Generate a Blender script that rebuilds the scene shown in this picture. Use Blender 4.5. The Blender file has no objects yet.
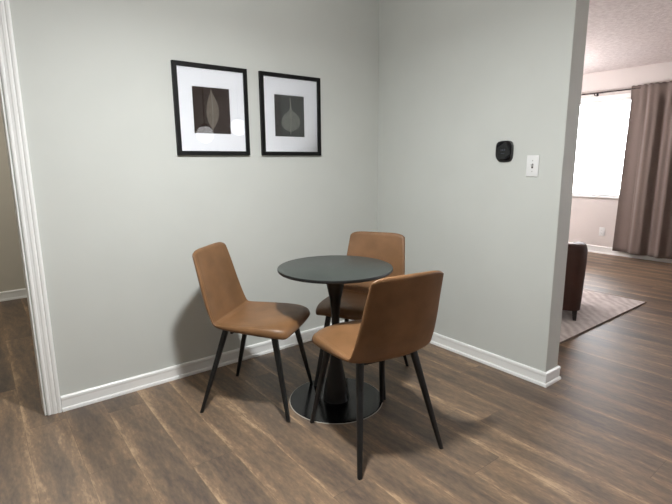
import bpy, bmesh, math, random
import numpy as np
from mathutils import Vector, Matrix

random.seed(7)
SC = bpy.context.scene
COL = SC.collection
PI = math.pi

# ------------------------------------------------------------------ helpers
def link(name, me, mat=None, parent=None):
    o = bpy.data.objects.new(name, me)
    COL.objects.link(o)
    if mat is not None:
        me.materials.append(mat)
    if parent is not None:
        o.parent = parent
    return o

def finish(name, bm, mat=None, parent=None, smooth=False, angle=None):
    bmesh.ops.recalc_face_normals(bm, faces=bm.faces)
    me = bpy.data.meshes.new(name)
    if smooth:
        for f in bm.faces:
            f.smooth = True
        if angle is not None:
            for e in bm.edges:
                if len(e.link_faces) == 2 and e.calc_face_angle(0) > math.radians(angle):
                    e.smooth = False
    bm.to_mesh(me)
    bm.free()
    return link(name, me, mat, parent)

def box(bm, x0, x1, y0, y1, z0, z1, bevel=0.0, seg=2):
    vs = [bm.verts.new((x, y, z)) for z in (z0, z1) for y in (y0, y1) for x in (x0, x1)]
    fs = [(0, 2, 3, 1), (4, 5, 7, 6), (0, 1, 5, 4), (2, 6, 7, 3), (0, 4, 6, 2), (1, 3, 7, 5)]
    faces = [bm.faces.new([vs[i] for i in f]) for f in fs]
    if bevel > 0:
        es = list({e for f in faces for e in f.edges})
        bmesh.ops.bevel(bm, geom=es, offset=bevel, segments=seg, affect='EDGES', profile=0.5)

def lathe(bm, prof, n=48, cx=0.0, cy=0.0, cap=True):
    rings = []
    for r, z in prof:
        if r < 1e-6:
            rings.append([bm.verts.new((cx, cy, z))])
        else:
            rings.append([bm.verts.new((cx + r * math.cos(2 * PI * i / n), cy + r * math.sin(2 * PI * i / n), z)) for i in range(n)])
    for a, b in zip(rings[:-1], rings[1:]):
        for i in range(n):
            j = (i + 1) % n
            if len(a) == 1 and len(b) == 1:
                continue
            if len(a) == 1:
                bm.faces.new((a[0], b[i], b[j]))
            elif len(b) == 1:
                bm.faces.new((a[i], a[j], b[0]))
            else:
                bm.faces.new((a[i], a[j], b[j], b[i]))
    if cap:
        for rg in (rings[0], rings[-1]):
            if len(rg) > 2:
                bm.faces.new(rg)

def bar(bm, p0, p1, s0, s1, up=(0, 0, 1), bev=0.2, flat=False):
    """tapered bar of rounded-square section; flat keeps the lower end level with the ground"""
    p0, p1 = Vector(p0), Vector(p1)
    d = (p1 - p0).normalized()
    x = d.cross(Vector((0, 1, 0))).normalized()
    y = d.cross(x).normalized()
    if flat:
        x = Vector((1, 0, 0)); y = Vector((0, 1, 0))
    rings = []
    for p, s in ((p0, s0), (p1, s1)):
        h = s / 2; b = s * bev
        pts = []
        for cx, cy, a0 in ((1, 1, 0), (-1, 1, 90), (-1, -1, 180), (1, -1, 270)):
            for k in range(3):
                a = math.radians(a0 + 45 * k)
                pts.append(((cx * (h - b)) + b * math.cos(a), (cy * (h - b)) + b * math.sin(a)))
        rings.append([bm.verts.new(p + x * u + y * v) for u, v in pts])
    n = len(rings[0])
    for i in range(n):
        j = (i + 1) % n
        bm.faces.new((rings[0][i], rings[0][j], rings[1][j], rings[1][i]))
    bm.faces.new(rings[0]); bm.faces.new(rings[1])

def tube(bm, pts, r, n=10):
    pts = [Vector(p) for p in pts]
    rings = []
    for i, p in enumerate(pts):
        d = (pts[min(i + 1, len(pts) - 1)] - pts[max(i - 1, 0)]).normalized()
        ref = Vector((0, 0, 1)) if abs(d.z) < 0.9 else Vector((1, 0, 0))
        x = d.cross(ref).normalized(); y = d.cross(x).normalized()
        rings.append([bm.verts.new(p + (x * math.cos(2 * PI * k / n) + y * math.sin(2 * PI * k / n)) * r) for k in range(n)])
    for a, b in zip(rings[:-1], rings[1:]):
        for k in range(n):
            bm.faces.new((a[k], a[(k + 1) % n], b[(k + 1) % n], b[k]))
    bm.faces.new(rings[0]); bm.faces.new(rings[-1])

def extrude_profile(bm, prof, path):
    """prof: (out, up) pairs, closed polygon; path: list of (origin, outvec, upvec)"""
    rings = []
    for o, ov, uv in path:
        o, ov, uv = Vector(o), Vector(ov), Vector(uv)
        rings.append([bm.verts.new(o + ov * a + uv * b) for a, b in prof])
    n = len(prof)
    for a, b in zip(rings[:-1], rings[1:]):
        for i in range(n):
            j = (i + 1) % n
            bm.faces.new((a[i], a[j], b[j], b[i]))
    bm.faces.new(rings[0]); bm.faces.new(rings[-1])

def squircle(w, h, p=4.0, n=64):
    pts = []
    for i in range(n):
        t = 2 * PI * i / n
        c, s = math.cos(t), math.sin(t)
        pts.append((w / 2 * math.copysign(abs(c) ** (2 / p), c), h / 2 * math.copysign(abs(s) ** (2 / p), s)))
    return pts

def empty(name, label, cat, loc=(0, 0, 0), rotz=0.0, group=None):
    o = bpy.data.objects.new(name, None)
    COL.objects.link(o)
    o.empty_display_size = 0.1
    o.location = loc
    o.rotation_euler = (0, 0, rotz)
    tag(o, label, cat, group)
    return o

def tag(o, label, cat, group=None):
    o['label'] = label
    o['category'] = cat
    if group:
        o['group'] = group

def struct(o, label=None):
    o['kind'] = 'structure'
    if label:
        o['label'] = label
    return o

def lin(r, g, b):
    f = lambda c: ((c / 255 + 0.055) / 1.055) ** 2.4 if c / 255 > 0.04045 else c / 255 / 12.92
    return (f(r), f(g), f(b), 1.0)

# ------------------------------------------------------------------ materials
def newmat(name):
    m = bpy.data.materials.new(name)
    m.use_nodes = True
    nt = m.node_tree
    b = nt.nodes['Principled BSDF']
    return m, nt, b

def simple(name, col, rough=0.5, metal=0.0, spec=0.5, coat=0.0):
    m, nt, b = newmat(name)
    b.inputs['Base Color'].default_value = col
    b.inputs['Roughness'].default_value = rough
    b.inputs['Metallic'].default_value = metal
    b.inputs['Specular IOR Level'].default_value = spec
    b.inputs['Coat Weight'].default_value = coat
    return m

def N(nt, t, **kw):
    n = nt.nodes.new(t)
    for k, v in kw.items():
        if k.startswith('i_'):
            n.inputs[k[2:].replace('_', ' ')].default_value = v
        else:
            setattr(n, k, v)
    return n

def L(nt, a, b):
    nt.links.new(a, b)

def math_node(nt, op, a=None, b=None, c=None):
    n = nt.nodes.new('ShaderNodeMath'); n.operation = op
    for i, v in enumerate((a, b, c)):
        if v is None:
            continue
        if isinstance(v, (int, float)):
            n.inputs[i].default_value = v
        else:
            nt.links.new(v, n.inputs[i])
    return n.outputs[0]

def noisy(name, c1, c2, scale=8.0, rough=0.5, bump=0.0, bscale=200.0, spec=0.5, detail=3.0, bdist=0.001):
    m, nt, b = newmat(name)
    tc = N(nt, 'ShaderNodeTexCoord')
    n1 = N(nt, 'ShaderNodeTexNoise'); n1.inputs['Scale'].default_value = scale; n1.inputs['Detail'].default_value = detail
    L(nt, tc.outputs['Object'], n1.inputs['Vector'])
    r = N(nt, 'ShaderNodeValToRGB')
    r.color_ramp.elements[0].position = 0.3; r.color_ramp.elements[0].color = c1
    r.color_ramp.elements[1].position = 0.7; r.color_ramp.elements[1].color = c2
    L(nt, n1.outputs['Fac'], r.inputs['Fac'])
    L(nt, r.outputs['Color'], b.inputs['Base Color'])
    b.inputs['Roughness'].default_value = rough
    b.inputs['Specular IOR Level'].default_value = spec
    if bump > 0:
        n2 = N(nt, 'ShaderNodeTexNoise'); n2.inputs['Scale'].default_value = bscale; n2.inputs['Detail'].default_value = 2.0
        L(nt, tc.outputs['Object'], n2.inputs['Vector'])
        bp = N(nt, 'ShaderNodeBump'); bp.inputs['Strength'].default_value = bump; bp.inputs['Distance'].default_value = bdist
        L(nt, n2.outputs['Fac'], bp.inputs['Height'])
        L(nt, bp.outputs['Normal'], b.inputs['Normal'])
    return m

def glass_mat(name, refl=1.0):
    m = bpy.data.materials.new(name); m.use_nodes = True
    nt = m.node_tree
    nt.nodes.remove(nt.nodes['Principled BSDF'])
    out = nt.nodes['Material Output']
    tr = N(nt, 'ShaderNodeBsdfTransparent'); gl = N(nt, 'ShaderNodeBsdfGlossy')
    gl.inputs['Roughness'].default_value = 0.02
    fr = N(nt, 'ShaderNodeFresnel'); fr.inputs['IOR'].default_value = 1.5
    mx = N(nt, 'ShaderNodeMixShader')
    f = math_node(nt, 'MULTIPLY', fr.outputs['Fac'], refl)
    L(nt, f, mx.inputs['Fac']); L(nt, tr.outputs[0], mx.inputs[1]); L(nt, gl.outputs[0], mx.inputs[2])
    L(nt, mx.outputs[0], out.inputs['Surface'])
    return m

def emis(name, col, strength):
    m, nt, b = newmat(name)
    b.inputs['Base Color'].default_value = (0.8, 0.8, 0.8, 1)
    b.inputs['Emission Color'].default_value = col
    b.inputs['Emission Strength'].default_value = strength
    return m

def floor_mat():
    m, nt, b = newmat('wood_planks')
    tc = N(nt, 'ShaderNodeTexCoord')
    sp = N(nt, 'ShaderNodeSeparateXYZ'); L(nt, tc.outputs['Object'], sp.inputs[0])
    X, Y = sp.outputs[0], sp.outputs[1]
    W, LEN = 0.184, 1.52
    u = math_node(nt, 'DIVIDE', math_node(nt, 'ADD', X, 2.457 + 40 * W), W)
    iu = math_node(nt, 'FLOOR', u); fu = math_node(nt, 'FRACT', u)
    wn = N(nt, 'ShaderNodeTexWhiteNoise', noise_dimensions='1D'); L(nt, iu, wn.inputs['W'])
    v = math_node(nt, 'ADD', math_node(nt, 'DIVIDE', Y, LEN), math_node(nt, 'MULTIPLY', wn.outputs['Value'], 7.31))
    v = math_node(nt, 'ADD', v, 30.0)
    iv = math_node(nt, 'FLOOR', v); fv = math_node(nt, 'FRACT', v)
    cid = N(nt, 'ShaderNodeCombineXYZ'); L(nt, iu, cid.inputs[0]); L(nt, iv, cid.inputs[1])
    pr = N(nt, 'ShaderNodeTexWhiteNoise', noise_dimensions='2D'); L(nt, cid.outputs[0], pr.inputs['Vector'])
    # grain coordinates: stretched along Y, shifted for each plank
    off = N(nt, 'ShaderNodeVectorMath', operation='SCALE'); L(nt, pr.outputs['Color'], off.inputs[0]); off.inputs['Scale'].default_value = 37.0
    def stretched(k):
        gc = N(nt, 'ShaderNodeVectorMath', operation='MULTIPLY'); L(nt, tc.outputs['Object'], gc.inputs[0]); gc.inputs[1].default_value = (1.0, k, 1.0)
        ga = N(nt, 'ShaderNodeVectorMath', operation='ADD'); L(nt, gc.outputs[0], ga.inputs[0]); L(nt, off.outputs[0], ga.inputs[1])
        return ga.outputs[0]
    def nz(vec, scale, detail, rough, dist=0.0):
        n = N(nt, 'ShaderNodeTexNoise'); n.inputs['Scale'].default_value = scale; n.inputs['Detail'].default_value = detail
        n.inputs['Roughness'].default_value = rough; n.inputs['Distortion'].default_value = dist
        L(nt, vec, n.inputs['Vector']); return n
    fine = nz(stretched(.28), 95, 5, .65)
    mid = nz(stretched(.20), 20, 5, .62, 1.5)
    cl = nz(stretched(.17), 8.5, 3, .5, .6)
    wv = N(nt, 'ShaderNodeTexWave', wave_type='RINGS', rings_direction='Z'); wv.inputs['Scale'].default_value = 7.0; wv.inputs['Distortion'].default_value = 9.0; wv.inputs['Detail'].default_value = 3; wv.inputs['Detail Scale'].default_value = 1.6
    L(nt, stretched(.2), wv.inputs['Vector'])
    def cen(o, k):
        return math_node(nt, 'MULTIPLY', math_node(nt, 'SUBTRACT', o, .5), k)
    t = math_node(nt, 'ADD', .47, cen(pr.outputs['Value'], .26))
    t = math_node(nt, 'ADD', t, cen(fine.outputs['Fac'], .95))
    t = math_node(nt, 'ADD', t, cen(mid.outputs['Fac'], .60))
    t = math_node(nt, 'ADD', t, cen(cl.outputs['Fac'], 1.1))
    t = math_node(nt, 'ADD', t, cen(wv.outputs['Fac'], .12))
    ctr = math_node(nt, 'ABSOLUTE', math_node(nt, 'SUBTRACT', math_node(nt, 'MULTIPLY', fu, 2.0), 1.0))
    t = math_node(nt, 'ADD', t, math_node(nt, 'MULTIPLY', math_node(nt, 'SUBTRACT', math_node(nt, 'POWER', ctr, 2.0), .36), .20))
    # lighter streak along one side of each plank, broken up by noise
    ed = math_node(nt, 'MULTIPLY', math_node(nt, 'SUBTRACT', 1.0, math_node(nt, 'SMOOTH_MIN', math_node(nt, 'MULTIPLY', fu, 5.0), 1.0, 0.2)), 0.26)
    t = math_node(nt, 'ADD', t, math_node(nt, 'MULTIPLY', ed, math_node(nt, 'ADD', mid.outputs['Fac'], 0.35)))
    r = N(nt, 'ShaderNodeValToRGB')
    e = r.color_ramp.elements
    e[0].position = 0.10; e[0].color = lin(74, 62, 54)
    e[1].position = 0.95; e[1].color = lin(182, 154, 122)
    for pos, c in ((0.30, (90, 76, 65)), (0.48, (110, 92, 75)), (0.68, (134, 110, 86))):
        x = e.new(pos); x.color = lin(*c)
    L(nt, math_node(nt, 'MULTIPLY_ADD', math_node(nt, 'SUBTRACT', t, .47), .76, .47), r.inputs['Fac'])
    # thin dark joints
    g1 = math_node(nt, 'LESS_THAN', fu, 0.010)
    g2 = math_node(nt, 'LESS_THAN', fv, 0.0018)
    g = math_node(nt, 'MAXIMUM', g1, g2)
    mx = N(nt, 'ShaderNodeMix', data_type='RGBA'); mx.inputs['B'].default_value = lin(70, 54, 43)
    L(nt, math_node(nt, 'MULTIPLY', g, 0.55), mx.inputs['Factor']); L(nt, r.outputs['Color'], mx.inputs['A'])
    L(nt, mx.outputs['Result'], b.inputs['Base Color'])
    rr = N(nt, 'ShaderNodeMapRange'); rr.inputs['To Min'].default_value = 0.42; rr.inputs['To Max'].default_value = 0.54
    L(nt, fine.outputs['Fac'], rr.inputs['Value']); L(nt, rr.outputs[0], b.inputs['Roughness'])
    b.inputs['Specular IOR Level'].default_value = 0.7
    h = math_node(nt, 'SUBTRACT', math_node(nt, 'MULTIPLY', fine.outputs['Fac'], 0.5), g)
    bp = N(nt, 'ShaderNodeBump'); bp.inputs['Strength'].default_value = 0.25; bp.inputs['Distance'].default_value = 0.0012
    L(nt, h, bp.inputs['Height']); L(nt, bp.outputs['Normal'], b.inputs['Normal'])
    return m

def rug_mat():
    m, nt, b = newmat('woven_rug')
    tc = N(nt, 'ShaderNodeTexCoord')
    mp = N(nt, 'ShaderNodeMapping'); mp.inputs['Scale'].default_value = (3.2, 3.2, 1)
    mp.inputs['Rotation'].default_value = (0, 0, math.radians(45))
    L(nt, tc.outputs['Object'], mp.inputs['Vector'])
    ck = N(nt, 'ShaderNodeTexWave', wave_type='BANDS'); ck.inputs['Scale'].default_value = 1.4; ck.inputs['Distortion'].default_value = 6; ck.inputs['Detail'].default_value = 3
    L(nt, mp.outputs[0], ck.inputs['Vector'])
    no = N(nt, 'ShaderNodeTexNoise'); no.inputs['Scale'].default_value = 7; no.inputs['Detail'].default_value = 6; no.inputs['Roughness'].default_value = 0.7
    L(nt, tc.outputs['Object'], no.inputs['Vector'])
    t = math_node(nt, 'ADD', math_node(nt, 'MULTIPLY', ck.outputs['Fac'], 0.22), math_node(nt, 'MULTIPLY', no.outputs['Fac'], 0.8))
    r = N(nt, 'ShaderNodeValToRGB')
    r.color_ramp.elements[0].position = 0.30; r.color_ramp.elements[0].color = lin(196, 186, 182)
    r.color_ramp.elements[1].position = 0.75; r.color_ramp.elements[1].color = lin(240, 233, 229)
    L(nt, t, r.inputs['Fac']); L(nt, r.outputs['Color'], b.inputs['Base Color'])
    b.inputs['Roughness'].default_value = 0.95; b.inputs['Specular IOR Level'].default_value = 0.1
    n2 = N(nt, 'ShaderNodeTexNoise'); n2.inputs['Scale'].default_value = 250
    L(nt, tc.outputs['Object'], n2.inputs['Vector'])
    bp = N(nt, 'ShaderNodeBump'); bp.inputs['Strength'].default_value = 0.5; bp.inputs['Distance'].default_value = 0.003
    L(nt, n2.outputs['Fac'], bp.inputs['Height']); L(nt, bp.outputs['Normal'], b.inputs['Normal'])
    return m

def curtain_mat():
    m, nt, b = newmat('curtain_cloth')
    tc = N(nt, 'ShaderNodeTexCoord')
    mp = N(nt, 'ShaderNodeMapping'); mp.inputs['Scale'].default_value = (60, 60, 900)
    L(nt, tc.outputs['Object'], mp.inputs['Vector'])
    no = N(nt, 'ShaderNodeTexNoise'); no.inputs['Scale'].default_value = 1.0; no.inputs['Detail'].default_value = 3
    L(nt, mp.outputs[0], no.inputs['Vector'])
    r = N(nt, 'ShaderNodeValToRGB')
    r.color_ramp.elements[0].position = 0.3; r.color_ramp.elements[0].color = lin(100, 88, 82)
    r.color_ramp.elements[1].position = 0.7; r.color_ramp.elements[1].color = lin(114, 100, 93)
    L(nt, no.outputs['Fac'], r.inputs['Fac']); L(nt, r.outputs['Color'], b.inputs['Base Color'])
    b.inputs['Roughness'].default_value = 0.75
    b.inputs['Sheen Weight'].default_value = 0.2
    return m

M = dict(
    wall=noisy('wall_paint', lin(203, 206, 201), lin(206, 209, 204), 3.0, 0.62, 0.10, 140, 0.3),
    wall_warm=noisy('wall_paint_warm', lin(214, 207, 203), lin(218, 211, 207), 3.0, 0.65, 0.10, 140, 0.3),
    wall_hall=noisy('wall_paint_beige', lin(206, 201, 188), lin(210, 205, 192), 3.0, 0.65, 0.08, 140, 0.3),
    ceiling=noisy('textured_ceiling', lin(216, 206, 204), lin(236, 228, 226), 26.0, 0.9, 0.9, 55, 0.1, 5.0, 0.012),
    trim=simple('white_trim_paint', lin(244, 245, 243), 0.32),
    floor=floor_mat(),
    leather=noisy('tan_leather', lin(106, 76, 47), lin(131, 95, 63), 7.0, 0.43, 0.16, 420, 0.45, 4.0, 0.0006),
    brown_leather=noisy('dark_brown_leather', lin(62, 38, 30), lin(72, 45, 36), 6.0, 0.55, 0.15, 300, 0.4),
    black_metal=noisy('black_powder_coat', lin(15, 17, 18), lin(20, 22, 23), 30.0, 0.38, 0.06, 900, 0.5),
    table_top=noisy('matte_black_tabletop', lin(56, 61, 58), lin(60, 65, 62), 12.0, 0.38, 0.05, 900, 0.5),
    table_edge=simple('black_edge_band', lin(18, 18, 18), 0.45),
    satin_black=simple('satin_black_steel', lin(9, 9, 10), 0.30, 0.0, 0.4),
    gloss_black=simple('gloss_black_steel', lin(13, 13, 14), 0.16, 0.0, 0.55),
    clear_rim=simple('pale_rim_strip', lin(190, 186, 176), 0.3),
    frame_black=noisy('black_frame_wood', lin(8, 8, 9), lin(11, 11, 12), 40.0, 0.55, 0, 200, 0.25),
    mat=simple('white_mat_board', lin(235, 237, 241), 0.85, 0, 0.1),
    print_brown=noisy('dark_brown_print', lin(44, 37, 34), lin(52, 44, 40), 20.0, 0.8, 0, 200, 0.1),
    print_green=noisy('dark_slate_print', lin(44, 46, 45), lin(50, 53, 51), 20.0, 0.8, 0, 200, 0.1),
    leaf_a=noisy('leaf_grey_a', lin(92, 86, 78), lin(108, 101, 92), 60.0, 0.85, 0, 200, 0.1),
    leaf_b=noisy('leaf_grey_b', lin(88, 90, 85), lin(104, 106, 100), 60.0, 0.85, 0, 200, 0.1),
    vein=simple('leaf_vein', lin(142, 138, 128), 0.85, 0, 0.1),
    picture_glass=glass_mat('picture_glass', 1.0),
    window_glass=glass_mat('window_glass', 1.0),
    white_plastic=simple('white_plastic', lin(232, 233, 232), 0.3),
    slot=simple('dark_slot', lin(60, 60, 58), 0.5),
    screw=simple('screw_head', lin(190, 190, 186), 0.3, 0.6),
    thermo_black=simple('thermostat_black_glass', lin(14, 15, 18), 0.12),
    thermo_rim=simple('thermostat_dark_rim', lin(48, 48, 48), 0.4),
    display=simple('thermostat_display', lin(52, 57, 66), 0.4),
    curtain=curtain_mat(),
    rod=simple('dark_bronze_rod', lin(46, 38, 36), 0.35, 0.6),
    rug=rug_mat(),
    rug_edge=noisy('rug_binding', lin(112, 98, 90), lin(126, 112, 102), 40, 0.9, 0, 200, 0.1),
    dark_wood=simple('dark_wood_leg', lin(38, 26, 22), 0.4),
    brass=simple('brass_stem', lin(60, 55, 48), 0.4, 0.7),
    lampshade=emis('ceiling_lamp_glass', (1.0, 0.96, 0.90, 1), 6.0),
    globe=emis('opal_globe_glass', (1.0, 1.0, 1.0, 1), 3.5),
    ground=noisy('bounce_ground', lin(216, 214, 210), lin(228, 226, 222), 2.0, 0.9),  # outside ground made extra pale to bounce daylight up to the living room ceiling
)

# ------------------------------------------------------------------ room constants
CEIL = 2.47
XW = 4.42           # window wall of the living room
PT = 0.14           # thickness of the partition
PE = -1.4525        # free end of the partition
HALL = 2.71
X_WEST, Y_SOUTH = -4.6, -5.6
Y_LIV = 1.7

bm = bmesh.new(); box(bm, X_WEST - .15, XW + .15, Y_SOUTH - .15, HALL + .15, -0.10, 0.0)
struct(finish('floor', bm, M['floor']))
bm = bmesh.new(); box(bm, X_WEST - .15, XW + .15, Y_SOUTH - .15, HALL + .15, CEIL, CEIL + 0.12)
struct(finish('ceiling', bm, M['ceiling']))

# doorway at the left end of the left wall
DX0, DX1, DZ = -3.155, -2.355, 2.04
bm = bmesh.new()
box(bm, DX1, 0.0, 0.0, 0.12, 0, CEIL)
box(bm, X_WEST, DX0, 0.0, 0.12, 0, CEIL)
box(bm, DX0, DX1, 0.0, 0.12, DZ, CEIL)
struct(finish('wall_left', bm, M['wall']))
bm = bmesh.new(); box(bm, 0.0, PT, PE, HALL, 0, CEIL, 0.004, 2)
struct(finish('wall_right', bm, M['wall']))
bm = bmesh.new(); box(bm, X_WEST, 0.0, HALL, HALL + .12, 0, CEIL)
struct(finish('wall_hall', bm, M['wall_hall']))
bm = bmesh.new(); box(bm, PT, XW, Y_LIV, Y_LIV + .12, 0, CEIL)
struct(finish('wall_living', bm, M['wall_warm']))
bm = bmesh.new(); box(bm, X_WEST - .12, X_WEST, Y_SOUTH, HALL, 0, CEIL)
struct(finish('wall_west', bm, M['wall']))
bm = bmesh.new(); box(bm, X_WEST, XW, Y_SOUTH - .12, Y_SOUTH, 0, CEIL)
struct(finish('wall_back', bm, M['wall_warm']))

# window wall with its opening, plus a second one added for daylight
W1 = (-0.62, 1.12, 0.80, 2.095)
W2 = (-4.7, -3.2, 0.80, 2.095)
def wall_with_windows(x0, x1, wins):
    bm = bmesh.new()
    ys = [Y_SOUTH] + [v for w in sorted(wins) for v in w[:2]] + [HALL]
    for i in range(0, len(ys), 2):
        box(bm, x0, x1, ys[i], ys[i + 1], 0, CEIL)
    for w in wins:
        box(bm, x0, x1, w[0], w[1], 0, w[2])
        box(bm, x0, x1, w[0], w[1], w[3], CEIL)
    return bm
struct(finish('wall_far', wall_with_windows(XW, XW + .13, [W1, W2]), M['wall_warm']))

def make_window(name, w, mullion):
    y0, y1, z0, z1 = w
    r = bpy.data.objects.new(name, None); COL.objects.link(r); r.location = (XW, (y0 + y1) / 2, z0); struct(r)
    def P(nm, b, m):
        o = finish(nm, b, m); o.parent = r; o.matrix_parent_inverse = Matrix.Translation(-Vector(r.location)); return o
    c = 0.055
    b = bmesh.new()       # inner casing on the wall face and the return of the opening
    box(b, XW - .014, XW + .002, y0 - c, y0, z0 - .0, z1 + c, .003)
    box(b, XW - .014, XW + .002, y1, y1 + c, z0 - .0, z1 + c, .003)
    box(b, XW - .016, XW + .002, y0 - c, y1 + c, z1, z1 + c, .003)
    P('casing', b, M['trim'])
    b = bmesh.new(); box(b, XW - .035, XW + .13, y0 - c - .015, y1 + c + .015, z0 - .022, z0, .004)
    P('sill', b, M['trim'])
    b = bmesh.new()
    f = 0.022
    for a in (y0, y1 - f):
        box(b, XW + .05, XW + .10, a, a + f, z0, z1)
    for a in (z0, z1 - f):
        box(b, XW + .05, XW + .10, y0, y1, a, a + f)
    for ym in mullion:
        box(b, XW + .055, XW + .095, ym - .018, ym + .018, z0, z1)
    P('window_frame', b, M['white_plastic'])
    b = bmesh.new(); box(b, XW + .072, XW + .076, y0 + f, y1 - f, z0 + f, z1 - f)
    P('pane', b, M['window_glass'])
    # daylight portal in the opening
    ld = bpy.data.lights.new('daylight_portal', 'AREA'); ld.shape = 'RECTANGLE'
    ld.size = z1 - z0; ld.size_y = y1 - y0; ld.energy = 1
    ld.cycles.is_portal = True
    lo = bpy.data.objects.new('daylight_portal', ld); COL.objects.link(lo)
    lo.location = (XW + .125, (y0 + y1) / 2, (z0 + z1) / 2)
    lo.rotation_euler = (0, PI / 2, 0)
make_window('window_1', W1, [-0.28])
make_window('window_added', W2, [-3.95])  # unseen window, added to throw daylight on the partition end and chair backs

# baseboards: flat board with a rounded cap and a shoe moulding
def bb_profile(h=0.085):
    return [(0, 0), (.019, 0), (.0185, .010), (.0165, .016), (.012, .019), (.0105, .020), (.0105, h - .024), (.0125, h - .020),
            (.0130, h - .014), (.0120, h - .006), (.008, h - .001), (.003, h), (0, h)]
def baseboard(name, pts, h=0.085):
    """pts: (x, y, outx, outy); out vectors already mitred"""
    bm = bmesh.new()
    extrude_profile(bm, bb_profile(h), [((x, y, 0), (ox, oy, 0), (0, 0, 1)) for x, y, ox, oy in pts])
    return struct(finish(name, bm, M['trim']))
baseboard('baseboard_left', [(-2.279, 0, 0, -1), (0, 0, -1, -1)])
baseboard('baseboard_right', [(0, 0, -1, -1), (0, PE, -1, -1), (PT, PE, 1, -1), (PT, Y_LIV, 1, -1)])
baseboard('baseboard_hall', [(X_WEST, HALL, 0, -1), (0, HALL, 0, -1)], 0.092)
baseboard('baseboard_far', [(XW, Y_SOUTH, -1, 0), (XW, Y_LIV, -1, 0)], 0.10)
baseboard('baseboard_living', [(PT, Y_LIV, 0, -1), (XW, Y_LIV, 0, -1)], 0.10)

# door casing (ridged) and jamb
cw = 0.066
cp = [(0, 0), (0, .007), (.006, .010), (.012, .010), (.015, .0075), (.026, .0105), (.030, .0135), (.040, .0145), (.045, .0125),
      (.050, .0165), (.058, .018), (.064, .016), (cw, .013), (cw, 0)]
bm = bmesh.new()
extrude_profile(bm, [(a, b) for a, b in cp], [((DX1 + .008, 0, 0), (1, 0, 0), (0, -1, 0)), ((DX1 + .008, 0, DZ + .0), (1, 0, 1), (0, -1, 0)),
                                             ((DX0 - .008, 0, DZ + .0), (-1, 0, 1), (0, -1, 0)), ((DX0 - .008, 0, 0), (-1, 0, 0), (0, -1, 0))])
struct(finish('trim_1', bm, M['trim']))
bm = bmesh.new()
box(bm, DX1 - .004, DX1 + .002, -.004, .124, 0, DZ, .002)
box(bm, DX0 - .002, DX0 + .004, -.004, .124, 0, DZ, .002)
box(bm, DX0, DX1, -.004, .124, DZ - .014, DZ + .002, .002)
struct(finish('trim_2', bm, M['trim']))

# ------------------------------------------------------------------ dining chair
def catmull(P, n):
    P = np.array(P, float)
    Q = np.vstack([2 * P[0] - P[1], P, 2 * P[-1] - P[-2]])
    # chord-length spaced samples
    d = np.r_[0, np.cumsum(np.linalg.norm(np.diff(P[:, :2], axis=0), axis=1))]
    s = np.linspace(0, d[-1], n)
    out = []
    for v in s:
        i = min(max(np.searchsorted(d, v) - 1, 0), len(P) - 2)
        t = (v - d[i]) / (d[i + 1] - d[i])
        p0, p1, p2, p3 = Q[i], Q[i + 1], Q[i + 2], Q[i + 3]
        out.append(0.5 * ((2 * p1) + (-p0 + p2) * t + (2 * p0 - 5 * p1 + 4 * p2 - p3) * t * t + (-p0 + 3 * p1 - 3 * p2 + p3) * t ** 3))
    return np.array(out)

# columns: inner y, inner z, outer y, outer z, half width, front bow, side lift (z), side wrap (y), top drop
PROF = [
    (.273, .474, .273, .450, .196, .028, -.020, .000, .0),
    (.253, .495, .247, .438, .211, .026, -.021, .000, .0),
    (.200, .504, .200, .434, .222, .017, -.015, .000, .0),
    (.120, .500, .120, .432, .227, .008, -.004, .000, .0),
    (.020, .489, .020, .430, .226, .000, .010, .000, .0),
    (-.080, .481, -.070, .434, .221, .000, .019, .000, .0),
    (-.132, .479, -.138, .446, .216, .000, .020, .006, .0),
    (-.157, .488, -.172, .470, .213, .000, .016, .016, .0),
    (-.168, .506, -.192, .505, .210, .000, .008, .022, .0),
    (-.186, .565, -.217, .560, .205, .000, .002, .024, .0),
    (-.207, .645, -.239, .640, .198, .000, .000, .022, .0),
    (-.227, .735, -.258, .735, .190, .000, .000, .018, .0),
    (-.245, .812, -.272, .812, .184, .000, .000, .015, .008),
    (-.255, .859, -.279, .859, .180, .000, .000, .013, .022),
]
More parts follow.
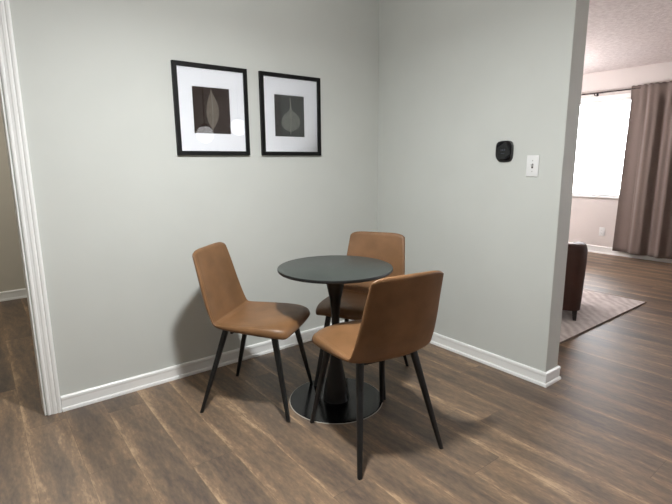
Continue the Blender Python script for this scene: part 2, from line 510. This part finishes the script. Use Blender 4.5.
def chair_shell():
    nt_, na = 84, 47
    rows = catmull(PROF, nt_)
    # crowd the end rows so that the ends round off
    th = np.linspace(-PI / 2, PI / 2, na)
    A = np.sin(th); A = np.sign(A) * np.abs(A) ** 0.9
    d = np.r_[0, np.cumsum(np.linalg.norm(np.diff((rows[:, :2] + rows[:, 2:4]) / 2, axis=0), axis=1))]
    tot = d[-1]
    ext = []
    for v in (0.0, .0015, .004, .008, .013):
        ext.append(v)
    s = np.unique(np.r_[ext, np.linspace(.02, tot - .02, 78), [tot - e for e in ext]])
    rows = np.array([[np.interp(v, d, rows[:, k]) for k in range(rows.shape[1])] for v in s])
    nt_ = len(rows)
    def rimf(u, p=2.6):
        return max(0.0, 1 - min(1, abs(u)) ** p) ** (1 / p)
    top = np.zeros((nt_, na, 3)); bot = np.zeros((nt_, na, 3))
    R = 0.020
    crease = 0
    for i in range(nt_):
        iy, iz, oy, oz, w, bow, lift, wrap, drop = rows[i]
        # end rounding: full thickness R away from an end
        e = min(s[i], tot - s[i])
        ke = rimf(1 - e / R, 2.2) if e < R else 1.0
        for j, a in enumerate(A):
            x = a * w
            edge = (1 - abs(a)) * w
            ks = rimf(1 - edge / R, 2.2) if edge < R else 1.0
            k = min(ke, 1) * ks
            aa = abs(a)
            dy = -bow * aa ** 2.6 + wrap * aa ** 3
            dz = lift * aa ** 3 - drop * aa ** 7
            mi = np.array([x, (iy + oy) / 2 + dy, (iz + oz) / 2 + dz])
            hf = np.array([0, (iy - oy) / 2, (iz - oz) / 2])
            thin = 1 - 0.25 * aa ** 4
            top[i, j] = mi + hf * k * thin
            # outer side curves up towards the edges like a bowl
            bot[i, j] = mi - hf * k * (1 - 0.45 * aa ** 2.2)
            # shallow stitched groove just inside the rim
            g = math.exp(-((edge - .024) / .0035) ** 2)
            if 0.03 < s[i] < tot - .02:
                top[i, j] -= hf / max(np.linalg.norm(hf), 1e-6) * .0016 * g
    # crease row = where the inner profile turns from seat to back
    crease = int(np.argmin(np.abs(rows[:, 1] - .490) + (rows[:, 0] > -.14) * 9))
    for i in range(nt_):
        g = math.exp(-((s[i] - s[crease]) / .007) ** 2)
        for j, a in enumerate(A):
            n = np.array([0, .7, .7])
            top[i, j] -= n * .007 * g * (1 - abs(a) ** 8)
    verts, idx_t, idx_b = [], {}, {}
    for i in range(nt_):
        for j in range(na):
            idx_t[i, j] = len(verts); verts.append(top[i, j])
    for i in range(nt_):
        for j in range(na):
            if i in (0, nt_ - 1) or j in (0, na - 1):
                idx_b[i, j] = idx_t[i, j]
            else:
                idx_b[i, j] = len(verts); verts.append(bot[i, j])
    faces, part = [], []
    for i in range(nt_ - 1):
        for j in range(na - 1):
            faces.append((idx_t[i, j], idx_t[i, j + 1], idx_t[i + 1, j + 1], idx_t[i + 1, j])); part.append(i >= crease)
            faces.append((idx_b[i, j], idx_b[i + 1, j], idx_b[i + 1, j + 1], idx_b[i, j + 1])); part.append(i >= crease)
    verts = np.array(verts)
    full = bpy.data.meshes.new('chair_shell_source')
    full.from_pydata(verts.tolist(), [], faces); full.update()
    vn = np.zeros((len(verts), 3)); full.vertices.foreach_get('normal', vn.ravel()) if False else None
    vn = np.array([v.normal[:] for v in full.vertices])
    # orientation check: seat centre normal must point up
    ci = idx_t[nt_ // 4, na // 2]
    flip = vn[ci][2] < 0
    res = []
    for which in (False, True):
        fs = [f for f, p in zip(faces, part) if p == which]
        if flip:
            fs = [tuple(reversed(f)) for f in fs]
        used = sorted({v for f in fs for v in f}); rm = {v: k for k, v in enumerate(used)}
        me = bpy.data.meshes.new('backrest' if which else 'seat')
        me.from_pydata(verts[used].tolist(), [], [tuple(rm[v] for v in f) for f in fs]); me.update()
        for p in me.polygons:
            p.use_smooth = True
        me.normals_split_custom_set_from_vertices([tuple(vn[v] * (-1 if flip else 1)) for v in used])
        me.materials.append(M['leather'])
        res.append(me)
    bpy.data.meshes.remove(full)
    return res

WR, WF, YR, YF = .2190, .2109, .2431, .2376
def make_chair():
    t = empty('dining_chair', 'x', 'chair')
    sm, bk = chair_shell()
    link('seat', sm, None, t); link('backrest', bk, None, t)
    tops = {(1, -1): (.140, -.108), (-1, -1): (-.140, -.108), (1, 1): (.150, .152), (-1, 1): (-.150, .152)}
    for sx, sy in ((1, -1), (-1, -1), (1, 1), (-1, 1)):
        b = bmesh.new()
        tx, ty = tops[sx, sy]
        fx, fy = sx * (WR if sy < 0 else WF), (-YR if sy < 0 else YF)
        bar(b, (tx, ty, .460), (fx, fy, 0.0), .031, .0180, bev=.22, flat=True)
        finish('leg', b, M['black_metal'], t, smooth=True, angle=40)
    b = bmesh.new()
    for ty in (-.085, .125):
        bar(b, (-.140, ty, .4255), (.140, ty, .4255), .014, .014)
    for tx in (-.08, .08):
        bar(b, (tx, -.085, .4255), (tx, .125, .4255), .014, .014)
    box(b, -.115, .115, -.075, .115, .428, .434)
    finish('underframe', b, M['black_metal'], t)
    return t

def dup(root):
    r = root.copy(); COL.objects.link(r)
    for ch in list(root.children):
        c = ch.copy(); COL.objects.link(c); c.parent = r
    return r

TX, TY = -1.050, -.812          # table axis
def disc_z(r):
    return 0.0040 + max(0.0, (.251 - r)) * .012
def pose_chair(o, x, y, heading, foot_r):
    pitch = disc_z(foot_r) / (YR + YF)
    o.rotation_mode = 'XYZ'
    # front feet rise onto the table's base plate, rear feet stay on the floor
    Rz = Matrix.Rotation(heading - PI / 2, 4, 'Z')
    T = Matrix.Translation((x, y, 0)) @ Rz @ Matrix.Translation((0, -YR, 0)) @ Matrix.Rotation(pitch, 4, 'X') @ Matrix.Translation((0, YR, 0))
    o.matrix_world = T
    o.location = T.to_translation(); o.rotation_euler = T.to_euler()

chair = make_chair()
poses = [(-1.3714, -.5315, -.8889, .228, 'tan leather dining chair left of the round table, turned sideways against the picture wall'),
         (-1.1276, -1.1997, 1.4063, .245, 'tan leather dining chair nearest the camera, its back turned to us'),
         (-.7452, -.6876, -2.6285, .190, 'tan leather dining chair in the wall corner behind the round table, mostly hidden by it')]
for i, (x, y, h, fr, lab) in enumerate(poses):
    o = chair if i == 0 else dup(chair)
    pose_chair(o, x, y, h, fr)
    tag(o, lab, 'chair', 'tan dining chairs around the bistro table')

# ------------------------------------------------------------------ table
t = empty('bistro_table', 'small round black pedestal table between the three tan chairs', 'table', (TX, TY, 0))
TR, TH = .303, .757
b = bmesh.new()
lathe(b, [(0, TH), (TR - .004, TH), (TR - .0012, TH - .0012), (TR, TH - .004)], 96, cap=False)
lathe(b, [(TR, TH - .004), (TR, TH - .013), (TR - .004, TH - .017), (TR - .012, TH - .018), (0, TH - .018)], 96, cap=False)
bmesh.ops.remove_doubles(b, verts=b.verts, dist=1e-5)
o = finish('tabletop', b, M['table_top'], t, smooth=True, angle=30)
o.data.materials.append(M['table_edge'])
for p in o.data.polygons:
    if p.center.z < TH - .002:
        p.material_index = 1
b = bmesh.new()
zz = disc_z(0.075)
lathe(b, [(.074, zz), (.0715, .018), (.0670, .055), (.0595, .095), (.0500, .145), (.0405, .19), (.0325, .235), (.0265, .29), (.0230, .35), (.0212, .42),
          (.0220, .487), (.0250, .53), (.0310, .58), (.0390, .62), (.0470, .66), (.0550, .70), (.0600, .738)], 48)
finish('pedestal', b, M['satin_black'], t, smooth=True, angle=50)
b = bmesh.new()
lathe(b, [(0, .001), (.253, .001), (.256, .0022), (.2558, .0034), (.253, .0040), (.250, .0042), (.20, disc_z(.20)), (.12, disc_z(.12)), (.075, disc_z(.075)), (0, disc_z(.075))], 96, cap=False)
o = finish('base_plate', b, M['gloss_black'], t, smooth=True, angle=40)
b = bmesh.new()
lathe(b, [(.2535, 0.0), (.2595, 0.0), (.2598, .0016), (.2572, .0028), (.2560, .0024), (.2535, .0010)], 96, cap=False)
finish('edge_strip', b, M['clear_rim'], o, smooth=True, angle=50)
b = bmesh.new(); lathe(b, [(0, TH - .0175), (.11, TH - .0175), (.11, TH - .0215), (.105, TH - .0225), (0, TH - .0225)], 40, cap=False)
finish('mounting_plate', b, M['table_edge'], t)

# ------------------------------------------------------------------ framed prints
def picture(x0, x1, z0, z1, px0, px1, pz0, pz1, pm, lm, leaf, label):
    D = .022; bw = .024
    r = empty('picture_frame', label, 'framed picture', ((x0 + x1) / 2, 0, z0), 0, 'framed leaf prints')
    ox, oz = (x0 + x1) / 2, z0
    b = bmesh.new()
    # moulded frame, mitred
    prof = [(0, 0), (0, D - .001), (.001, D), (bw - .001, D), (bw, D - .001), (bw, D - .012), (bw - .004, 0)]
    cs = [(x0, z0, 1, 1), (x1, z0, -1, 1), (x1, z1, -1, -1), (x0, z1, 1, -1)]
    rings = []
    for cx, cz, sx, sz in cs:
        rings.append([b.verts.new((cx + sx * a - ox, -d, cz + sz * a - oz)) for a, d in prof])
    for i in range(4):
        A_, B_ = rings[i], rings[(i + 1) % 4]
        for k in range(len(prof)):
            l = (k + 1) % len(prof)
            b.faces.new((A_[k], A_[l], B_[l], B_[k]))
    finish('frame', b, M['frame_black'], r)
    b = bmesh.new(); box(b, x0 + .004 - ox, x1 - .004 - ox, -.005, -.001, .004, z1 - z0 - .004)
    finish('backing_board', b, M['table_edge'], r)
    # mat board with a window cut in it (bevelled), print behind
    b = bmesh.new()
    oY, iY = -.0092, -.0064
    def ring(a0, a1, c0, c1, y):
        return [b.verts.new((a - ox, y, c - oz)) for a, c in ((a0, c0), (a1, c0), (a1, c1), (a0, c1))]
    o1 = ring(x0 + .021, x1 - .021, z0 + .021, z1 - .021, oY); i1 = ring(px0 - .002, px1 + .002, pz0 - .002, pz1 + .002, oY)
    i2 = ring(px0, px1, pz0, pz1, iY); o2 = ring(x0 + .021, x1 - .021, z0 + .021, z1 - .021, iY)
    for p, q in ((o1, i1), (i1, i2), (i2, o2), (o2, o1)):
        for k in range(4):
            l = (k + 1) % 4
            b.faces.new((p[k], p[l], q[l], q[k]))
    finish('mat_board', b, M['mat'], r)
    b = bmesh.new(); box(b, px0 - .01 - ox, px1 + .01 - ox, -.0060, -.0052, pz0 - .01 - oz, pz1 + .01 - oz)
    pr = finish('print', b, pm, r)
    # leaf drawing
    b = bmesh.new(); bv = bmesh.new()
    cx, zs, ze, wmax, shape = leaf
    n = 40; L_, R_ = [], []
    for i in range(n + 1):
        u = i / n
        w = wmax * shape(u); z = zs + (ze - zs) * u - oz
        bend = .006 * math.sin(u * 3)
        L_.append((cx - ox - w + bend, z)); R_.append((cx - ox + w + bend, z))
    def strip(bmx, pl, prr, y0, y1):
        lv = [bmx.verts.new((p[0], y1, p[1])) for p in pl]; rv = [bmx.verts.new((p[0], y1, p[1])) for p in prr]
        lb = [bmx.verts.new((p[0], y0, p[1])) for p in pl]; rb = [bmx.verts.new((p[0], y0, p[1])) for p in prr]
        for i in range(len(pl) - 1):
            bmx.faces.new((lv[i], rv[i], rv[i + 1], lv[i + 1])); bmx.faces.new((lb[i], lb[i + 1], rb[i + 1], rb[i]))
            bmx.faces.new((lv[i], lv[i + 1], lb[i + 1], lb[i])); bmx.faces.new((rv[i], rb[i], rb[i + 1], rv[i + 1]))
        bmx.faces.new((lv[0], lb[0], rb[0], rv[0])); bmx.faces.new((lv[-1], rv[-1], rb[-1], lb[-1]))
    strip(b, L_, R_, -.0059, -.0062)
    lf = finish('leaf', b, lm, pr)
    mid_ = [((a[0] + c[0]) / 2, a[1]) for a, c in zip(L_, R_)]
    st = [(mid_[0][0] + .003, pz0 + .012 - oz)] + mid_
    strip(bv, [(p[0] - .0012, p[1]) for p in st], [(p[0] + .0012, p[1]) for p in st], -.0061, -.0064)
    for k in range(3, n - 3, 3):
        for sd, E_ in ((-1, L_), (1, R_)):
            kk = min(n, k + 5)
            q0 = mid_[k]; q1 = (mid_[kk][0] + (E_[kk][0] - mid_[kk][0]) * .9, mid_[kk][1])
            if abs(q1[0] - q0[0]) > .006:
                strip(bv, [(q0[0], q0[1] - .0005), (q1[0], q1[1] - .0004)], [(q0[0], q0[1] + .0005), (q1[0], q1[1] + .0004)], -.0061, -.00635)
    finish('veins', bv, M['vein'], lf)
    b = bmesh.new(); box(b, x0 + .0215 - ox, x1 - .0215 - ox, -.0120, -.0105, .0215, z1 - z0 - .0215)
    finish('glass', b, M['picture_glass'], r)
    return r

def lerp(xs, ys):
    return lambda u: float(np.interp(u, xs, ys))
picture(-1.5624, -1.1070, 1.3440, 1.8575, -1.453, -1.225, 1.470, 1.731, M['print_brown'], M['leaf_a'],
        (-1.340, 1.494, 1.722, .040, lerp([0, .08, .2, .35, .5, .65, .8, .9, 1], [.05, .38, .75, .97, 1.0, .82, .48, .22, .03])),
        'black framed print of a slender pointed grey leaf, left of the two on the wall')
picture(-1.0176, -.5560, 1.3440, 1.8575, -.913, -.685, 1.466, 1.728, M['print_green'], M['leaf_b'],
        (-.795, 1.500, 1.712, .074, lerp([0, .06, .15, .27, .38, .48, .56, .62, .70, .85, 1], [.2, .62, .90, 1.0, .95, .76, .48, .22, .09, .06, .03])),
        'black framed print of a broad round grey leaf, nearer the room corner')

# ------------------------------------------------------------------ thermostat and switches on the partition
t = empty('thermostat', 'black rounded square thermostat on the partition wall beside the light switch', 'thermostat', (0, -1.103, 1.352))
def disc_on_wall(name, w, h, x0, x1, mat, parent, bev=.004, p=3.5):
    b = bmesh.new()
    q = squircle(w, h, p)
    q2 = squircle(w - 2 * bev, h - 2 * bev, p)
    r0 = [b.verts.new((x0, y, z)) for y, z in q]
    r1 = [b.verts.new((x1 + bev * .8, y, z)) for y, z in q]
    r2 = [b.verts.new((x1, y, z)) for y, z in q2]
    for a, c in ((r0, r1), (r1, r2)):
        for i in range(len(q)):
            j = (i + 1) % len(q)
            b.faces.new((a[i], a[j], c[j], c[i]))
    b.faces.new(r0); b.faces.new(r2)
    return finish(name, b, mat, parent, smooth=True, angle=35)
disc_on_wall('back_plate', .108, .124, .001, -.012, M['thermo_rim'], t)
f = disc_on_wall('front_face', .104, .112, -.0115, -.026, M['thermo_black'], t, .006)
f.location = (0, 0, .004)
b = bmesh.new()
for y, z, w, h in ((.012, .004, .004, .010), (.002, .004, .008, .010), (-.010, .004, .008, .010), (0, -.016, .020, .0025)):
    box(b, -.0264, -.0259, y - w / 2, y + w / 2, z - h / 2, z + h / 2)
finish('display', b, M['display'], f)

t = empty('light_switch', 'white toggle light switch plate right of the black thermostat', 'light switch', (0, -1.2825, 1.268))
b = bmesh.new(); box(b, -.0062, 0, -.0365, .0365, -.060, .060, .003, 3)
finish('switch_plate', b, M['white_plastic'], t, smooth=True, angle=40)
b = bmesh.new(); box(b, -.0068, -.0058, -.0055, .0055, -.0125, .0125)
finish('slot', b, M['slot'], t)
b = bmesh.new(); bar(b, (-.005, 0, .000), (-.020, 0, .010), .0085, .0065)
finish('toggle', b, M['white_plastic'], t)
for z in (-.030, .030):
    b = bmesh.new()
    q = [(.0034 * math.cos(a * PI / 6), .0034 * math.sin(a * PI / 6)) for a in range(12)]
    r0 = [b.verts.new((-.0058, y, z + c)) for y, c in q]; r1 = [b.verts.new((-.0070, y, z + c)) for y, c in q]
    for i in range(12):
        b.faces.new((r0[i], r0[(i + 1) % 12], r1[(i + 1) % 12], r1[i]))
    b.faces.new(r0); b.faces.new(r1)
    finish('screw', b, M['screw'], t)

t = empty('wall_outlet', 'white power outlet low on the far wall below the window', 'outlet', (XW, .142, .307))
b = bmesh.new(); box(b, -.006, 0, -.0365, .0365, -.060, .060, .003, 3)
finish('outlet_plate', b, M['white_plastic'], t, smooth=True, angle=40)
for z in (-.020, .020):
    b = bmesh.new()
    q = squircle(.032, .029, 3, 24)
    r0 = [b.verts.new((-.005, y, z + c)) for y, c in q]; r1 = [b.verts.new((-.0078, y, z + c)) for y, c in q]
    for i in range(24):
        b.faces.new((r0[i], r0[(i + 1) % 24], r1[(i + 1) % 24], r1[i]))
    b.faces.new(r0); b.faces.new(r1)
    s = finish('socket', b, M['white_plastic'], t)
    b = bmesh.new()
    box(b, -.0084, -.0076, -.0075, -.0055, z - .002, z + .007); box(b, -.0084, -.0076, .0055, .0075, z - .002, z + .007)
    box(b, -.0084, -.0076, -.002, .002, z - .010, z - .006)
    finish('slot', b, M['slot'], s)

# ------------------------------------------------------------------ curtain and rod
RX, RZ = XW - .095, 2.185
t = empty('curtain_rod', 'thin dark curtain rod across the top of the bright window', 'curtain rod', (RX, 0, RZ))
b = bmesh.new(); tube(b, [(0, -1.35, 0), (0, 1.40, 0)], .0095, 12)
finish('rod', b, M['rod'], t, smooth=True, angle=50)
for y in (-1.38, 1.43):
    b = bmesh.new(); bmesh.ops.create_uvsphere(b, u_segments=16, v_segments=10, radius=.024, matrix=Matrix.Translation((0, y, 0)))
    finish('finial', b, M['rod'], t, smooth=True)
for y in (.375, -1.2):
    b = bmesh.new()
    box(b, .083, .095, y - .012, y + .012, -.045, .010, .002)
    tube(b, [(.086, y, -.030), (.03, y, -.030), (.004, y, -.026), (-.004, y, -.014)], .0055, 8)
    tube(b, [(-.012, y, -.004), (0, y, -.0145), (.012, y, -.004)], .005, 8)
    finish('bracket', b, M['rod'], t)

def curtain():
    y0, y1 = -.060, -1.12
    ztop, zbot = 2.222, .070
    nu, nv = 220, 46
    b = bmesh.new()
    V = []
    for j in range(nv + 1):
        v = j / nv
        z = ztop + (zbot - ztop) * v
        row = []
        for i in range(nu + 1):
            u = i / nu
            # broad hanging folds that open towards the hem, small gathers at the rod pocket
            ph = u * 2 * PI
            st = .205 / abs(y1 - y0) - .03 * (1 - v)          # where the front panel folds over the edge panel
            sm = min(1.0, max(0.0, (u - st + .012) / .024)); sm = sm * sm * (3 - 2 * sm)
            fold = .030 - .075 * sm * (.55 + .45 * v)
            fold += .033 * math.sin((u - st) * 2 * PI * 4.6 + 1.3 + .35 * math.sin((u - st) * 11)) * sm * (.65 + .35 * v)
            fold += .012 * math.sin((u - st) * 2 * PI * 10.3 + .7 + .5 * v) * sm
            fold += .012 * math.sin(u / st * PI * 1.6) * (1 - sm)
            gath = .014 * math.sin(ph * 13) * max(0, 1 - v * 5)
            k = min(1.0, abs(z - RZ) / .16)
            pinch = 0.25 + 0.75 * k
            x = RX + (fold * pinch) + gath * .5 * pinch - .004 - .016 * (1 - k)
            y = y0 + (y1 - y0) * u + .03 * v * (1 - u) * .6 - .02 * (1 - v) * (1 - u) + .020 * sm * (1 - min(1, (u - st) / .12)) * v
            row.append(b.verts.new((x, y, z + .004 * math.sin(ph * 15) * max(0, 1 - v * 20))))
        V.append(row)
    for j in range(nv):
        for i in range(nu):
            b.faces.new((V[j][i], V[j][i + 1], V[j + 1][i + 1], V[j + 1][i]))
    o = finish('curtain', b, M['curtain'], None, smooth=True)
    s = o.modifiers.new('thickness', 'SOLIDIFY'); s.thickness = .0035; s.offset = 0
    tag(o, 'taupe floor length curtain hanging in folds at the window', 'curtain')
curtain()

# ------------------------------------------------------------------ rug and armchair in the living room
b = bmesh.new(); box(b, .42, 2.265, -1.19, 1.30, 0.0, .011, .004, 2)
o = finish('area_rug', b, M['rug']); tag(o, 'pale grey and cream distressed rug on the living room floor', 'rug')
b = bmesh.new()
tube(b, [(.42, -1.19, .006), (2.265, -1.19, .006), (2.265, 1.30, .006), (.42, 1.30, .006), (.42, -1.19, .006)], .0065, 8)
finish('binding', b, M['rug_edge'], o)

def armchair():
    RT = .011
    ang = math.radians(-65)
    # local frame: x across, y towards the front, z up; front faces the far end of the room
    c0 = Vector((1.222, -1.092, 0))            # outer corner of the back, at the right
    w, d = .70, .70
    ca, sa = math.cos(ang), math.sin(ang)
    ctr = c0 - Vector((w / 2 * ca + d / 2 * sa, w / 2 * sa - d / 2 * ca, 0))
    r = empty('armchair', 'low dark brown leather armchair on the rug, half hidden by the partition wall', 'armchair', (ctr.x, ctr.y, RT), ang)
    def soft(name, x0, x1, y0, y1, z0, z1, bev, taper=0.0):
        b = bmesh.new(); box(b, x0, x1, y0, y1, z0, z1, bev, 5)
        if taper:
            for v in b.verts:
                k = 1 - taper * (1 - (v.co.z - z0) / (z1 - z0))
                v.co.x *= k; v.co.y *= k
        return finish(name, b, M['brown_leather'], r, smooth=True, angle=60)
    hw, hd = w / 2, d / 2
    b = bmesh.new()
    # tub shell: back and both arms as one wrapped wall
    T = .13
    def rr(hw_, hd_, rad, front):
        pts = [(-hw_, front)]
        for k in range(9):
            a = PI + k / 8 * PI / 2
            pts.append((-hw_ + rad + rad * math.cos(a), -hd_ + rad + rad * math.sin(a)))
        for k in range(9):
            a = 1.5 * PI + k / 8 * PI / 2
            pts.append((hw_ - rad + rad * math.cos(a), -hd_ + rad + rad * math.sin(a)))
        pts.append((hw_, front))
        return pts
    po = rr(hw, hd, .09, hd - .02); pi_ = rr(hw - T, hd - T, .06, hd - .02)
    def dens(p):      # extra points along the two straight arms
        f = lambda a, c: [(a[0] + (c[0] - a[0]) * k / 12, a[1] + (c[1] - a[1]) * k / 12) for k in range(12)]
        return f(p[0], p[1]) + p[1:-1] + f(p[-2], p[-1])[1:] + [p[-1]]
    po, pi_ = dens(po), dens(pi_)
    pm = [((a[0] + c[0]) / 2, (a[1] + c[1]) / 2) for a, c in zip(po, pi_)]
    def mixp(p, q, f): return [(a[0] + (c[0] - a[0]) * f, a[1] + (c[1] - a[1]) * f) for a, c in zip(p, q)]
    sc = lambda p, k: [(a[0] * k, a[1] * k) for a in p]
    prof = [(sc(po, .955), .085), (sc(po, .968), .16), (sc(po, .985), .32), (sc(po, 1.0), .48), (sc(po, 1.0), .575), (mixp(po, pm, .12), .605), (mixp(po, pm, .4), .626), (pm, .632),
            (mixp(pm, pi_, .6), .626), (mixp(pm, pi_, .9), .605), (pi_, .575), (pi_, .30), (pi_, .10)]
    def slope(y, z):
        k = min(1.0, max(0.0, (y + hd - .16) / (2 * hd - .2)))
        return z if z < .2 else .2 + (z - .2) * (1 - .36 * (k * k * (3 - 2 * k)))
    rings = [[b.verts.new((x, y, slope(y, z))) for x, y in p] for p, z in prof]
    for A_, B_ in zip(rings[:-1], rings[1:]):
        for i in range(len(A_) - 1):
            b.faces.new((A_[i], A_[i + 1], B_[i + 1], B_[i]))
    for i in range(len(rings[0]) - 1):
        b.faces.new((rings[-1][i], rings[-1][i + 1], rings[0][i + 1], rings[0][i]))
    for e in (0, -1):
        b.faces.new([rg[e] for rg in rings])
    finish('shell', b, M['brown_leather'], r, smooth=True, angle=50)
    soft('seat_base', -hw + T - .005, hw - T + .005, -hd + T - .005, hd - .03, .10, .28, .02)
    soft('seat_cushion', -hw + T + .004, hw - T - .004, -hd + T + .004, hd + .01, .28, .41, .045)
    for sx in (-1, 1):
        for sy in (-1, 1):
            b = bmesh.new(); bar(b, (sx * (hw - .055), sy * (hd - .06), .095), (sx * (hw - .050), sy * (hd - .055), 0), .040, .026, flat=True)
            finish('leg', b, M['dark_wood'], r)
armchair()

# ------------------------------------------------------------------ lamps
def hall_fill_lamp(x, y, power, label, size=.26, col=(1, .95, .88)):  # unseen lamp added to light the hall beyond the doorway
    r = empty('added_hall_light', label, 'ceiling light', (x, y, CEIL), 0, 'added ceiling lights')
    b = bmesh.new(); lathe(b, [(0, 0), (size / 2 + .02, 0), (size / 2 + .02, -.028), (size / 2 + .012, -.034), (0, -.034)], 48, cap=False)
    finish('fixture_ring', b, M['white_plastic'], r, smooth=True, angle=40)
    b = bmesh.new(); lathe(b, [(size / 2 - .004, -.034), (size / 2 - .006, -.038), (size / 2 - .03, -.042), (0, -.044)], 48, cap=False)
    finish('diffuser', b, M['lampshade'], r, smooth=True)
    ld = bpy.data.lights.new('hall_fill_lamp', 'AREA'); ld.shape = 'DISK'; ld.size = size; ld.energy = power; ld.color = col
    lo = bpy.data.objects.new('hall_fill_lamp', ld); COL.objects.link(lo)
    lo.location = (x, y, CEIL - .048)
def dome_pendant(x, y, z, down, around, label, col):
    """opaque dome shade with an opal bulb just below its rim"""
    r = empty('dome_pendant', label, 'pendant lamp', (x, y, CEIL))
    h = z - CEIL
    b = bmesh.new(); lathe(b, [(0, 0), (.06, 0), (.06, -.02), (.012, -.03), (.006, -.035), (.006, h + .17), (0, h + .17)], 24, cap=False)
    finish('stem', b, M['brass'], r, smooth=True, angle=40)
    b = bmesh.new(); lathe(b, [(.012, h + .175), (.05, h + .17), (.12, h + .14), (.165, h + .08), (.18, h + .03), (.176, h + .03), (.16, h + .078), (.115, h + .134), (.05, h + .162), (.012, h + .165)], 48, cap=False)
    finish('shade', b, M['white_plastic'], r, smooth=True, angle=60)
    b = bmesh.new(); bmesh.ops.create_uvsphere(b, u_segments=32, v_segments=20, radius=.06, matrix=Matrix.Translation((0, 0, h + .085)))
    finish('bulb', b, M['lampshade'], r, smooth=True)
    ld = bpy.data.lights.new('pendant_glow', 'AREA'); ld.shape = 'DISK'; ld.size = .17; ld.energy = down; ld.color = col
    lo = bpy.data.objects.new('pendant_glow', ld); COL.objects.link(lo); lo.location = (x, y, z + .022)
    ld = bpy.data.lights.new('pendant_bulb', 'POINT'); ld.shadow_soft_size = .05; ld.energy = around; ld.color = col
    lo = bpy.data.objects.new('pendant_bulb', ld); COL.objects.link(lo); lo.location = (x, y, z - .04)
LAMP_A, LAMP_B = 38, 39
dome_pendant(-1.68, -1.46, 2.10, LAMP_A, LAMP_B, 'white dome pendant lamp hanging above the dining area, out of view', (.985, 1.0, 1.0))

def living_fill_globe(x, y, z, power, label, col):  # unseen globe added to brighten the living room's far wall and ceiling
    r = empty('added_living_globe', label, 'pendant lamp', (x, y, CEIL))
    b = bmesh.new(); tube(b, [(0, 0, 0), (0, 0, z - CEIL + .12)], .006, 10)
    lathe(b, [(.0, 0), (.055, 0), (.055, -.02), (.0, -.026)], 32, cap=False)
    finish('stem', b, M['brass'], r)
    b = bmesh.new(); bmesh.ops.create_uvsphere(b, u_segments=32, v_segments=20, radius=.13, matrix=Matrix.Translation((0, 0, z - CEIL)))
    m = emis('fill_globe_glow', col + (1,), power / (4 * PI * PI * .13 ** 2))
    finish('globe', b, m, r, smooth=True)
living_fill_globe(2.9, 1.2, 1.70, 108, 'added unseen globe light that brightens the living room, hidden behind the partition', (1, .955, .965))
hall_fill_lamp(-2.6, 1.4, 20, 'added unseen ceiling light that brightens the side hall', .24, (1, .95, .86))

for k, (x, y, z, lab) in enumerate(((-.155, -3.0, 1.64, 'opal globe pendant lamp behind the camera, lower of two'),
                                    (.30, -3.0, 1.745, 'opal globe pendant lamp behind the camera, higher of two'))):
    r = empty('pendant_lamp', lab, 'pendant lamp', (x, y, CEIL), 0, 'globe pendants')
    b = bmesh.new(); bmesh.ops.create_uvsphere(b, u_segments=32, v_segments=20, radius=.105, matrix=Matrix.Translation((0, 0, z - CEIL)))
    finish('globe', b, M['globe'], r, smooth=True)
    b = bmesh.new(); tube(b, [(0, 0, 0), (0, 0, z - CEIL + .10)], .006, 10)
    lathe(b, [(.0, 0), (.055, 0), (.055, -.02), (.0, -.026)], 32, cap=False)
    lathe(b, [(.0, z - CEIL + .135), (.036, z - CEIL + .130), (.040, z - CEIL + .095), (.0, z - CEIL + .095)], 32, cap=False)
    finish('stem', b, M['brass'], r)

# ------------------------------------------------------------------ outside
b = bmesh.new(); box(b, XW + .3, XW + 40, -30, 30, -.5, -.4)
struct(finish('ground', b, M['ground']))
w = bpy.data.worlds.new('overcast_sky'); SC.world = w; w.use_nodes = True
bg = w.node_tree.nodes['Background']
bg.inputs['Color'].default_value = (0.96, 0.97, 1.0, 1); bg.inputs['Strength'].default_value = 17.0

# ------------------------------------------------------------------ camera
cd = bpy.data.cameras.new('camera'); cam = bpy.data.objects.new('camera', cd); COL.objects.link(cam)
F, yaw, pit, rol = 467.18, .656697, .190877, -.0076947
cd.sensor_fit = 'HORIZONTAL'; cd.sensor_width = 36.0; cd.lens = F / 672 * 36.0
cd.clip_start = .02
fw = Vector((math.sin(yaw) * math.cos(pit), math.cos(yaw) * math.cos(pit), -math.sin(pit)))
r0 = Vector((math.cos(yaw), -math.sin(yaw), 0)); u0 = r0.cross(fw)
rt = r0 * math.cos(rol) + u0 * math.sin(rol); up = rt.cross(fw)
mw = Matrix(((rt.x, up.x, -fw.x, -2.5158), (rt.y, up.y, -fw.y, -2.72239), (rt.z, up.z, -fw.z, 1.30), (0, 0, 0, 1)))
cam.matrix_world = mw
SC.camera = cam
SC.view_settings.view_transform = 'Standard'
SC.view_settings.look = 'None'
SC.view_settings.exposure = 0.0
SC.view_settings.gamma = 1.0
SC.view_settings.use_curve_mapping = False
